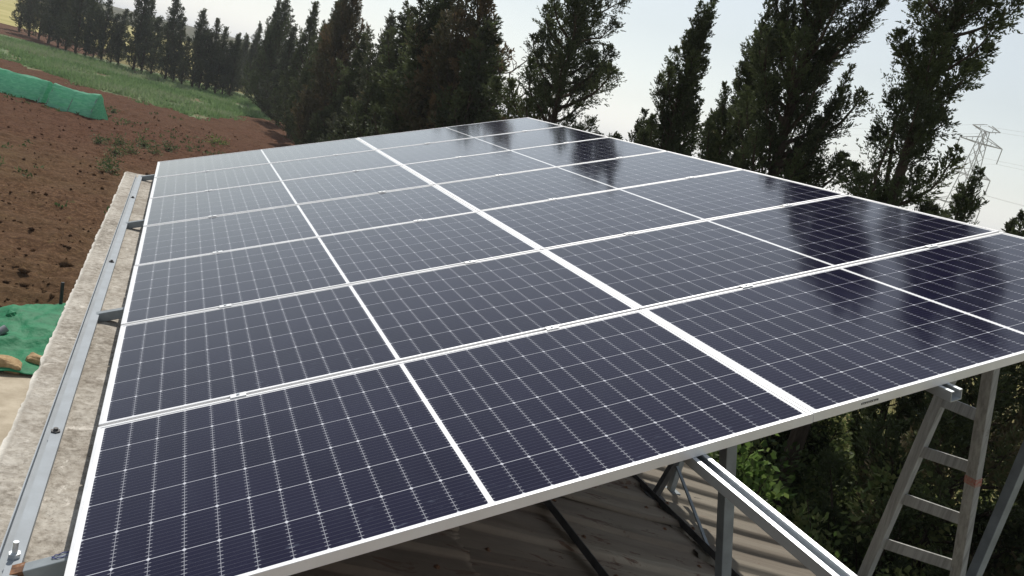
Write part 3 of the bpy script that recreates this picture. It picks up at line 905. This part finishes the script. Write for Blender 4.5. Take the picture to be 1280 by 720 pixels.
def roof_sheet(x0, x1, y0, y1, style, lift, seed, mat):
    """profiled sheet, ribs run down the slope (x)"""
    rg = np.random.default_rng(seed)
    ysv = np.arange(y0, y1 + .001, .0125)
    nxs = 40
    xv = np.linspace(x0, x1, nxs)
    if style == 'rib':
        ph = ((ysv - y0) % .32) / .32
        prof = np.interp(ph, [0, .22, .30, .70, .78, 1.0], [0, 0, 1, 1, 0, 0]) * .042
    else:
        bw = .27 + .05 * (seed % 3)
        ph = ((ysv - y0) % bw) / bw
        prof = np.interp(ph, [0, .03, .06, .10, 1.0], [0, .1, 1, .95, 0]) * .030
    X, Y = np.meshgrid(xv, ysv)
    warp = (vnoise(X * 1.3 + seed, Y * 1.7, seed) - .5) * (.026 if style != 'rib' else .012) + (vnoise(X * 5 + seed, Y * 4, seed + 1) - .5) * (.014 if style != 'rib' else .003)
    Z = roof_z(X) + prof[:, None] + warp + lift + .012 * (X - x0) / (x1 - x0)
    ragl = rg.normal(0, .012 if style != 'rib' else .003, len(ysv)) + .05 * (vnoise(ysv * 5, ysv * 0 + seed, 3) - .5) * (style != 'rib')
    X = X.copy(); X[:, -1] += ragl; X[:, -2] += ragl * .8
    V = np.stack([X.ravel(), Y.ravel(), Z.ravel()], 1)
    i = np.arange(V.shape[0]).reshape(len(ysv), nxs)
    F = np.stack([i[:-1, :-1].ravel(), i[:-1, 1:].ravel(), i[1:, 1:].ravel(), i[1:, :-1].ravel()], 1)
    o = mesh_np('roof_sheet', V, F, mat)
    s = o.modifiers.new('thickness', 'SOLIDIFY'); s.thickness = .0025; s.offset = -1
    if y1 > 0.2 and y0 < 4.5:
        for xs_ in ((x0 + .25, x1 - .22) if x1 - x0 < 1.8 else (x0 + .3, (x0 + x1) / 2, x1 - .25)):
            for yq in (y0 + .16, (y0 + y1) / 2, y1 - .14):
                i_ = int(np.argmin(np.abs(ysv - yq))); j_ = int(np.argmin(np.abs(xv - xs_)))
                zc = float(Z[i_, j_])
                q_ = MB().tube([(xv[j_], ysv[i_], zc - .004), (xv[j_], ysv[i_], zc + .004)], .016, 8)
                q_.tube([(xv[j_], ysv[i_], zc + .003), (xv[j_], ysv[i_], zc + .012)], .007, 6)
                q_.build('screw', M['rust'], o)
    return shed_part(o)


sd_ = 0
yy_ = -4.0
while yy_ < 8.0:
    wid = [.92, .78, 1.05, .86][sd_ % 4]
    y1 = min(yy_ + wid + .05, 8.05)
    sd_ += 1
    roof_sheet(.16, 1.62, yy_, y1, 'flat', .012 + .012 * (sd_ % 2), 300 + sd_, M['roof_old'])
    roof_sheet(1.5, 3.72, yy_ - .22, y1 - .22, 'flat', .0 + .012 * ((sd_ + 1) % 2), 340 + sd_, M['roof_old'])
    yy_ += wid
yy_ = -4.0; sd_ = 0
while yy_ < 7.9:
    sd_ += 1
    roof_sheet(3.6, 5.16, yy_, min(yy_ + .955, 8.05), 'rib', -.014 + .004 * (sd_ % 2), 380 + sd_, M['roof_new'])
    yy_ += .95

# ------------------------------------------------------------------ mounting frame
RAFT = [0.45, 2.84, 5.24, 7.66]
RN = ['nearest', 'second', 'third', 'farthest']
# angle iron on the ledge
lp = [(0, 0), (.052, 0), (.052, .004), (.004, .004), (.004, .048), (0, .048)]


def angle_bar(p0, p1, leg=.05, flip=False, up=(0, 0, 1)):
    s = -1 if flip else 1
    pr = [(0, 0), (s * leg, 0), (s * leg, .005), (s * .005, .005), (s * .005, leg), (0, leg)]
    return MB().prism(pr, p0, p1, up)


pr = [(0, 0), (.066, 0), (.066, .036), (.027, .036), (.027, .005), (.004, .005), (.004, .042), (0, .042)]  # groove added to the profile so the rail gets its dark shaded strip
o = MB().prism(pr, (-.190, .42, -.172), (-.190, 7.72, -.172)).build('base_rail', M['rail'])
tag(o, 'long grey steel rail, grooved to make its shaded strip, lying on the concrete ledge left of the array', 'rail')
for i, v in enumerate([1.35, 3.95, 6.35]):
    bolt = MB().tube([(-.148, v, -.136), (-.148, v, -.120)], .009, 6); bolt.tube([(-.148, v, -.136), (-.148, v, -.130)], .018, 6)
    tag(bolt.build('anchor_bolt', M['dark_steel']), '%s dark anchor bolt through the rail on the ledge' % ['nearest', 'middle', 'farthest'][i], 'bolt', 'anchor bolts of the base rail')
bolt = MB().tube([(-.148, .515, -.136), (-.148, .515, -.085)], .008, 8); bolt.tube([(-.148, .515, -.136), (-.148, .515, -.122)], .017, 6)
tag(bolt.build('anchor_bolt', M['galv']), 'tall shiny bolt with nut beside the nearest bracket on the ledge', 'bolt')

CH = [(-.026, 0), (.026, 0), (.026, .041), (.0125, .041), (.0125, .033), (.0150, .033), (.0150, .0385), (.0235, .0385), (.0235, .0025),
      (-.0235, .0025), (-.0235, .0385), (-.0150, .0385), (-.0150, .033), (-.0125, .033), (-.0125, .041), (-.026, .041)]
nvec = PT(0, 0, 1)
PUR = [(.50, .02, 8.10), (1.845, -1.9, 8.10), (2.885, -.055, 8.12), (4.08, .02, 8.10)]
PN = ['lowest', 'long protruding second', 'third', 'highest']
for (u, v0, v1), nm in zip(PUR, PN):
    b = MB().prism(CH, PT(u, v0, -.0775), PT(u, v1, -.0775), nvec)
    tag(b.build('channel_rail', M['galv']), {'lowest': 'hidden galvanised channel rail under the lower half of the left column',
        'long protruding second': 'shiny galvanised channel rail sticking far out below the array front edge',
        'third': 'galvanised channel whose open end shows at the top of the ladder', 'highest': 'galvanised channel rail under the upper edge of the array'}[nm], 'channel rail')
for v, nm in zip(RAFT, RN):
    b = MB()
    pr = [(-.022, 0), (.022, 0), (.022, .052), (-.022, .052)]
    b.prism(pr, PT(-.185, v, -.131), PT(4.62, v, -.131), nvec)
    r = b.build('rafter', M['steel'], bevel=.003)
    tag(r, '%s grey sloping rafter tube whose end rests on the ledge rail' % nm, 'rafter', 'sloping rafters of the array')
    if nm == 'nearest':
        b = MB().prism([(-.0235, .010), (.0235, .010), (.0235, .0535), (-.0235, .0535)], PT(-.188, v, -.131), PT(-.150, v, -.131), nvec)
        b.build('rusty_end', M['rust'], r)

# posts, beams, struts
for x_, nm in ((2.43, 'left'), (3.69, 'right')):
    z_ = roof_z(x_) + .042
    b = angle_bar((x_, -1.0, z_), (x_, 7.9, z_), .05)
    tag(b.build('roof_beam', M['dark_steel']), '%s dark angle beam lying across the roof sheets' % nm, 'beam')


def post(p0, p1, w, h, mat, name, label, group=None, cat='post', up=(0, 1, 0)):
    o = MB().bar(p0, p1, w, h, up).build(name, M[mat], bevel=.003)
    base = MB().box((p0[0] - .06, p0[1] - .06, p0[2] - .006), (p0[0] + .06, p0[1] + .06, p0[2] + .004)).build('foot_plate', M[mat], o)
    return tag(o, label, cat, group)


for v, nm in zip(RAFT, RN):
    x1 = 2.20; z1 = x1 * math.tan(TILT) - .145
    post((2.67, v, roof_z(2.67) + .045), (x1, v, z1), .05, .05, 'steel', 'post', '%s leaning grey post from the roof up to the array middle' % nm, 'leaning posts under the array')
for v, nm in zip(RAFT, RN):
    x1 = 4.13; z1 = x1 * math.tan(TILT) - .145
    post((4.11, v, roof_z(4.11) + .03), (x1, v, z1), .05, .05, 'steel', 'post', '%s upright grey post under the high side of the array' % nm, 'upright posts under the array')
p_foot = Vector((3.72, 2.53, roof_z(3.72) + .06)); p_top = Vector((3.40, 2.62, 3.40 * math.tan(TILT) - .09))
post(tuple(p_foot), (3.80, 2.53, -.62), .05, .045, 'dark_steel', 'strut', 'short dark strut standing on the right roof beam behind the thin rod')
o = MB().bar((3.80, 2.49, -.63), (3.72, 1.84, roof_z(3.72) + .06), .022, .012).build('brace_rod', M['steel'])
tag(o, 'thin diagonal flat bar from the strut head down to the roof beam', 'brace')
o = MB().bar((3.80, 2.53, -.62), (3.55, 2.84, 3.55 * math.tan(TILT) - .13), .045, .04).build('strut', M['dark_steel'])
tag(o, 'dark upper strut joining the short strut to the rafter above', 'strut')

# ------------------------------------------------------------------ solar panels
def make_panel():
    root = empty('solar_panel')
    lip = .0115; th = .035
    b = MB()
    # outer walls, top lips and the short inner returns as a mitred frame
    def ring(o, z): return [(o, o, z), (PL - o, o, z), (PL - o, PH - o, z), (o, PH - o, z)]
    rings = [ring(0, -th), ring(0, -.0008), ring(.0008, 0), ring(lip, 0), ring(lip, -.0022), ring(.002, -.0022), ring(.002, -th + .0015), ring(.028, -th + .0015), ring(.028, -th)]
    vs = [v for r_ in rings for v in r_]
    fs = []
    nr = len(rings)
    for i in range(nr):
        j = (i + 1) % nr
        for c_ in range(4):
            d_ = (c_ + 1) % 4
            fs.append((i * 4 + c_, i * 4 + d_, j * 4 + d_, j * 4 + c_))
    b.add(vs, fs)
    b.build('frame', M['alu'], root)
    s = MB(); o_ = .0035
    s.box((o_, o_, -.0065), (PL - o_, PH - o_, -.0024))
    s.build('cell_sheet', M['cells'], root)
    s = MB().box((.30, .52, -.020), (.38, .60, -.0066)); s.build('junction_box', M['black'], root)
    return root


proto = make_panel()
COLN = ['left', 'right']
prng = random.Random(3)
for r_ in range(7):
    for c_ in range(2):
        o = proto if (r_ == 0 and c_ == 0) else copy_tree(proto)
        o.location = PT(c_ * 2.299 + prng.uniform(-.0012, .0012), r_ * 1.154 + prng.uniform(-.0015, .0015), prng.uniform(-.0012, .0012))
        o.rotation_euler = (prng.uniform(-.0008, .0008), -TILT + prng.uniform(-.0006, .0006), prng.uniform(-.0006, .0006))
        row = ['nearest', 'second', 'third', 'fourth', 'fifth', 'sixth', 'farthest'][r_]
        tag(o, 'dark framed solar panel in the %s row of the %s column' % (row, COLN[c_]), 'solar panel', 'solar panels of the tilted array')
        if r_ == 0 and c_ == 1:
            # small dark maker's badge on the front of this frame (illegible in the photograph)
            st = MB().box((.205, -.0012, -.0215), (.280, -.0002, -.0145))
            bdg = st.build('badge', M['black'], o)
            st = MB()
            for q in range(9):
                st.box((.209 + q * .0077, -.0016, -.0205 + (q % 2) * .001), (.2128 + q * .0077, -.0012, -.0160 - (q % 3) * .0008))
            st.build('badge_lettering', M['alu'], bdg)

# clamps in the seams
proto = empty('mid_clamp')
MB().box((-.030, -.017, .0004), (.030, .017, .0042)).build('clamp_plate', M['alu'], proto, bevel=.0012)
MB().tube([(0, 0, .004), (0, 0, .0095)], .0062, 6).build('clamp_bolt', M['galv'], proto)
first = True
for r_ in range(1, 7):
    for (u, v0, v1), nm in zip(PUR, ['outer rail of the left column', 'inner rail of the left column', 'inner rail of the right column', 'outer rail of the right column']):
        o = proto if first else copy_tree(proto)
        first = False
        o.location = PT(u, r_ * 1.154 - .009, 0); o.rotation_euler = (0, -TILT, 0)
        tag(o, 'aluminium clamp in the %s seam from the front, %s' % (ORD[r_ - 1], nm), 'clamp', 'clamps between the panel rows')

# loop of blue wire on the nearest rafter
pts = []
for i in range(22):
    a = i / 21 * math.pi * 1.75 + .15
    pts.append(PT(-.052 + .038 * math.cos(a) * 1.2 + .02, .45 + .014 * math.sin(a) + (.0006 * i), -.0775 + .003 * (i % 2)))
pts += [PT(.02, .49, -.06), PT(.06, .52, -.05)]
tag(MB().tube(pts, .0017, 6).build('wire_loop', M['wire']), 'thin blue wire loop lying on the nearest bracket end', 'wire')

# ------------------------------------------------------------------ ladder
lad = empty('wooden_ladder', (6.6, 1.8, GZ))
tag(lad, 'weathered wooden ladder with flat rungs leaning up beside the array', 'ladder')


def lpart(o):
    o.parent = lad; o.matrix_parent_inverse = Matrix.Translation((-6.6, -1.8, -GZ)); return o


Rt, Rb = Vector((5.24, 1.50, .68)), Vector((5.75, 1.50, -.83))
Lt, Lb = Vector((5.47, 1.93, .315)), Vector((5.60, 2.07, -1.13))


def on(a, b, z): return a + (b - a) * ((z - a.z) / (b.z - a.z))


lp_, lq_ = on(Lt, Lb, 1.05), on(Lt, Lb, GZ)
rp_, rq_ = on(Rt, Rb, 1.05), on(Rt, Rb, GZ)
lpart(MB().bar(lq_, lp_, .058, .085, (0, 1, 0)).build('side_rail', M['wood'], bevel=.005))
rr = lpart(MB().bar(rq_, rp_, .058, .085, (0, 1, 0)).build('side_rail', M['wood'], bevel=.005))
z = .26
i = 0
RUNGS = [((5.468822, 1.928732, 0.328092), (5.343103, 1.500000, 0.374734)), ((5.507409, 1.970287, -0.100814), (5.471118, 1.500000, -0.004290)), ((5.544571, 2.010307, -0.513883), (5.607489, 1.500000, -0.408055)), ((5.582044, 2.050662, -0.930407), (5.734972, 1.500000, -0.785506)), ((5.619516, 2.091018, -1.346931), (5.862456, 1.500000, -1.162957)), ((5.656989, 2.131373, -1.763455), (5.989939, 1.500000, -1.540408)), ((5.694462, 2.171728, -2.179979), (6.117423, 1.500000, -1.917860)), ((5.731935, 2.212083, -2.596503), (6.244906, 1.500000, -2.295311)), ((5.769407, 2.252439, -3.013027), (6.372390, 1.500000, -2.672762)), ((5.806880, 2.292794, -3.429551), (6.499873, 1.500000, -3.050214)), ((5.844353, 2.333149, -3.846075), (6.627357, 1.500000, -3.427665))]
for (a, b_) in RUNGS:
    lpart(MB().bar(a, b_, .025, .085, (0, 0, 1)).build('rung', M['wood'], bevel=.004))
pm = on(Rt, Rb, -.09); dd = (Rb - Rt).normalized()
lpart(MB().bar(pm - dd * .03, pm + dd * .03, .061, .088, (0, 1, 0)).build('paint_mark', M['red']))

# ------------------------------------------------------------------ net tunnels and the things by the wall
def tunnel(name, A, B, label, seed, H=1.25, dep=1.6):
    A, B = np.array(A), np.array(B)
    d = norm(B - A); nrm = np.array([-d[1], d[0]])
    if nrm[1] < 0: nrm = -nrm
    nL = 60
    prof = np.array([(0, 0), (.12, .30), (.25, .62), (.38, .92), (.50, 1.16), (.62, 1.22), (.95, .95), (1.30, .45), (1.6, 0)])
    prof = prof * np.array([dep / 1.6, H / 1.22])
    pi = np.linspace(0, len(prof) - 1, 34)
    pr = np.stack([np.interp(pi, np.arange(len(prof)), prof[:, k_]) for k_ in range(2)], 1)
    L = np.linalg.norm(B - A)
    V = []
    for i in range(nL):
        s = i / (nL - 1)
        sag = -.10 * math.sin(math.pi * s)
        for k_, (o_, h_) in enumerate(pr):
            w_ = (vnoise(np.array(s * L * 1.2), np.array(k_ * .35), seed) - .5) * .14 + (vnoise(np.array(s * L * 5), np.array(k_ * .5), seed + 1) - .5) * .05
            xy = A + d * s * L + nrm * (o_ + w_)
            low = (vnoise(np.array(s * L * 2.0), np.array(.0), seed + 2) - .3) * .14 if h_ < .02 else 0
            V.append((xy[0], xy[1], GZ + .10 + max(h_ + sag * h_ / H + w_ * .5, 0) + low))
    k = len(pr)
    F = [[i * k + j, (i + 1) * k + j, (i + 1) * k + j + 1, i * k + j + 1] for i in range(nL - 1) for j in range(k - 1)]
    root = empty(name, (A[0], A[1], GZ)); tag(root, label, 'net tunnel', 'green net tunnels on the field')
    o = mesh_np('net_cover', V, F, M['net_far'], smooth=False)
    o.parent = root; o.matrix_parent_inverse = Matrix.Translation((-A[0], -A[1], -GZ))
    for e_ in (0, nL - 1):
        ring = [V[e_ * k + j] for j in range(k)]
        c_ = np.mean(np.array(ring), 0)
        oo = mesh_np('end_flap', [c_] + ring, [[0, j + 1, j + 2] for j in range(k - 1)] + [[0, k, 1]], M['net_far'])
        oo.parent = root; oo.matrix_parent_inverse = Matrix.Translation((-A[0], -A[1], -GZ))
    for s in (0.02, .5, .98):
        xy = A + d * s * L
        hoop = [(xy[0] + nrm[0] * o_ * .97, xy[1] + nrm[1] * o_ * .97, GZ + .05 + h_ * .93) for o_, h_ in pr[::3]]
        oo = MB().tube(hoop, .02, 6).build('hoop', M['pipe'])
        oo.parent = root; oo.matrix_parent_inverse = Matrix.Translation((-A[0], -A[1], -GZ))
    return root


tunnel('net_tunnel', (-5.95, 45.9), (-3.75, 44.6), 'right green net tunnel, the one with its end flap showing', 61, 1.3)
tunnel('net_tunnel', (-13.5, 50.9), (-6.2, 46.15), 'left green net tunnel, cut by the left frame edge', 64, 1.3)

# slab beside the shed, shade net, stones, pipe
b = MB().box((-3.6, 5.0, GZ), (-.36, 10.35, GZ + .30)); tag(b.build('slab', M['cement'], bevel=.02), 'pale tan cement slab on the ground beside the concrete ledge', 'slab')
tt_ = np.linspace(0, 1, 60); ys = np.linspace(10.25, 13.45, 80)


def netz(X, Y):
    h = .36 + .20 * np.exp(-((Y - 12.6) / .8) ** 2) + .10 * np.exp(-((Y - 11.2 - .25 * (X + 2)) / .13) ** 2)
    return GZ + h + (vnoise(X * 3, Y * 2.2, 71) - .5) * .12 + (vnoise(X * 9, Y * 6, 72) - .5) * .05


V, F = grid(tt_, ys, lambda X, Y: 0 * X)
xl = np.where(V[:, 1] < 11.7, -2.7, -2.7 + (V[:, 1] - 11.7) * .86) + (vnoise(V[:, 1] * 3, V[:, 1] * 0, 74) - .5) * .15
V[:, 0] = xl + (-.5 - xl) * V[:, 0]
V[:, 2] = netz(V[:, 0], V[:, 1])
V[:, 1] += (V[:, 0] + .55) * .06
o = mesh_np('shade_net', V, F, M['net'], smooth=True)
so_ = o.modifiers.new('thickness', 'SOLIDIFY'); so_.thickness = .004
tag(o, 'crumpled bright green net spread on the ground by the ledge', 'net')


def rock(x, y, z, s, seed, label):
    rg = np.random.default_rng(seed)
    bm = bmesh.new(); bmesh.ops.create_icosphere(bm, subdivisions=3, radius=1)
    off = rg.uniform(-9, 9, 3)
    for v in bm.verts:
        p = np.array(v.co)
        q = np.sign(p) * np.abs(p) ** .62
        q = q * (.86 + .35 * float(vnoise(np.array(p[0] * 1.6 + off[0]), np.array(p[1] * 1.6 + p[2] * 1.1 + off[1]), seed)))
        v.co = Vector(q * np.array(s))
    me = bpy.data.meshes.new('stone'); bm.to_mesh(me); bm.free(); me.materials.append(M['stone'])
    o = bpy.data.objects.new('stone', me); o.location = (x, y, z); o.rotation_euler = (.1, .15, rg.uniform(-.5, .5)); link(o)
    tag(o, label, 'stone')


rock(-1.46, 10.38, GZ + .40, (.17, .12, .09), 5, 'larger sandy stone block on the net edge, cut by the frame')
rock(-1.17, 10.62, GZ + .40, (.12, .09, .09), 6, 'smaller rounded sandy stone holding the green net down')
o = MB(); o.tube([(-1.98, 11.3, GZ + .30), (-1.70, 11.5, GZ + .52)], .060, 14, closed_end=False); o.tube([(-1.98, 11.3, GZ + .30), (-1.70, 11.5, GZ + .52)], .048, 14, closed_end=False)
tag(o.build('pipe', M['pipe'], smooth=True), 'short grey pipe with a dark open mouth leaning on the green net', 'pipe')
# bunched net round a stake
rgx = np.random.default_rng(99)
bm_pts = [(-1.76, 12.0, GZ + .2)]
for i in range(9): bm_pts.append((-1.76 + .03 * math.sin(i * 1.3), 12.0 + .02 * i, GZ + .22 + i * .045))
o = MB().tube(bm_pts, [.13, .11, .10, .07, .09, .06, .08, .09, .08, .02], 9)
o = o.build('net_bundle', M['net']); tag(o, 'twisted bundle of green net standing up behind the pipe', 'net')
o = MB().tube([(-1.16, 13.3, GZ), (-1.20, 13.35, GZ + .80)], .03, 8).build('stake', M['black']); tag(o, 'thin black stake beside the concrete ledge', 'stake')

# ------------------------------------------------------------------ pylon and lines
PD = 300.0
pb = CAMPOS + Vector((.7829, .6161, 0)).normalized() * PD; pb.z = GZ
view = Vector((.7829, .6161, 0)).normalized(); rt = Vector((view.y, -view.x, 0))
arm = (rt * .80 + view * .60).normalized()
wdir = (rt * .60 - view * .80).normalized()
pyl = empty('pylon', pb); tag(pyl, 'distant steel lattice pylon between the open cypress and the right frame edge', 'pylon')
HT = 43.5
b = MB()
sides = [arm, wdir]


def leg(h): return 3.2 * (1 - h / HT) + .75


Z0 = Vector((0, 0, 1))
lv = [0, 8, 15, 21, 26, 30, 33.5, 36.5, 39.5, 42]
for sa in (-1, 1):
    for sb in (-1, 1):
        for a, c_ in zip(lv[:-1], lv[1:]):
            b.bar((arm * sa + wdir * sb) * leg(a) + Z0 * a, (arm * sa + wdir * sb) * leg(c_) + Z0 * c_, .2, .2, (1, .3, .2))
for a, c_ in zip(lv[:-1], lv[1:]):
    for s_ in (-1, 1):
        b.bar((arm + wdir * s_) * leg(a) + Z0 * a, (-arm + wdir * s_) * leg(c_) + Z0 * c_, .12, .12, (1, .3, .2))
        b.bar((-arm + wdir * s_) * leg(a) + Z0 * a, (arm + wdir * s_) * leg(c_) + Z0 * c_, .12, .12, (1, .3, .2))
        b.bar((wdir + arm * s_) * leg(a) + Z0 * a, (-wdir + arm * s_) * leg(c_) + Z0 * c_, .12, .12, (1, .3, .2))
b.build('lattice_tower', M['pylon'], pyl)
ARMS = [(42.0, 5.2, 0), (38.0, 8.0, 1), (27.5, 8.0, 1), (17.5, 8.4, 1)]
ends = []
for h, ha, ins in ARMS:
    b = MB()
    for q in (-1, 1): b.bar(arm * (leg(h) + .1) + wdir * q * leg(h) + Z0 * h, -arm * (leg(h) + .1) + wdir * q * leg(h) + Z0 * h, .16, .16, (0, .2, 1))
    b.bar(arm * leg(h) + wdir * leg(h) + Z0 * h, arm * leg(h) - wdir * leg(h) + Z0 * h, .16, .16, (0, .2, 1))
    for s_ in (-1, 1):
        tipp = arm * s_ * ha + Z0 * (h + (.9 if not ins else .2))
        for q in (-1, 1):
            b.bar(arm * s_ * leg(h) + wdir * q * leg(h) + Z0 * h, tipp, .2, .2, (0, 0.2, 1))
            b.bar(arm * s_ * leg(h) + wdir * q * leg(h) + Z0 * (h + 2.0) * 1, tipp, .16, .16, (0, .2, 1))
        for q in (.35, .65):
            pp = arm * s_ * (leg(h) + (ha - leg(h)) * q)
            b.bar(pp + Z0 * h, pp + Z0 * (h + 2.0 * (1 - q)), .12, .12, (1, 0, 0))
    b.build('crossarm', M['pylon'], pyl)
    if ins:
        for s_ in (-1, 1):
            p0 = arm * s_ * ha + Z0 * (h + .2); p1 = p0 - Z0 * 5.0
            MB().tube([p0, p1], .16, 6).build('insulator', M['pylon'], pyl)
            ends.append((pb + p1, h, s_))
    else:
        for s_ in (-1, 1): ends.append((pb + arm * s_ * ha + Z0 * (h + .9), h, s_))
for q, (p, h, s_) in enumerate(ends):
    pts = []
    for i in range(-12, 13):
        f = i / 12
        pp = p + wdir * (f * 230); sagf = abs(f) * (1 - abs(f) * .55)
        pts.append(pp - Z0 * (9.0 * sagf * 1.8))
    lb = '%s wire hung from the %s side of the pylon, %s arm' % ('thin' if h < 42 else 'topmost thin', 'left' if s_ < 0 else 'right', {42.0: 'peak', 38.0: 'upper', 27.5: 'middle', 17.5: 'lower'}[h])
    tag(MB().tube(pts, .028, 4).build('power_line', M['pylon']), lb, 'power line', 'wires of the pylon')

# ------------------------------------------------------------------ thin summer haze
b = MB().box((-2600, -700, GZ - 1.0), (2600, 4100, 46.0))
hz = bpy.data.materials.new('haze'); hz.use_nodes = True
hn = hz.node_tree.nodes; hn.clear()
ho = hn.new('ShaderNodeOutputMaterial'); hv = hn.new('ShaderNodeVolumePrincipled')
hv.inputs['Color'].default_value = (0.90, 0.94, 1.0, 1); hv.inputs['Density'].default_value = 0.0004; hv.inputs['Anisotropy'].default_value = 0.3
hz.node_tree.links.new(hv.outputs[0], ho.inputs['Volume'])
tag(b.build('haze', hz), kind='stuff')
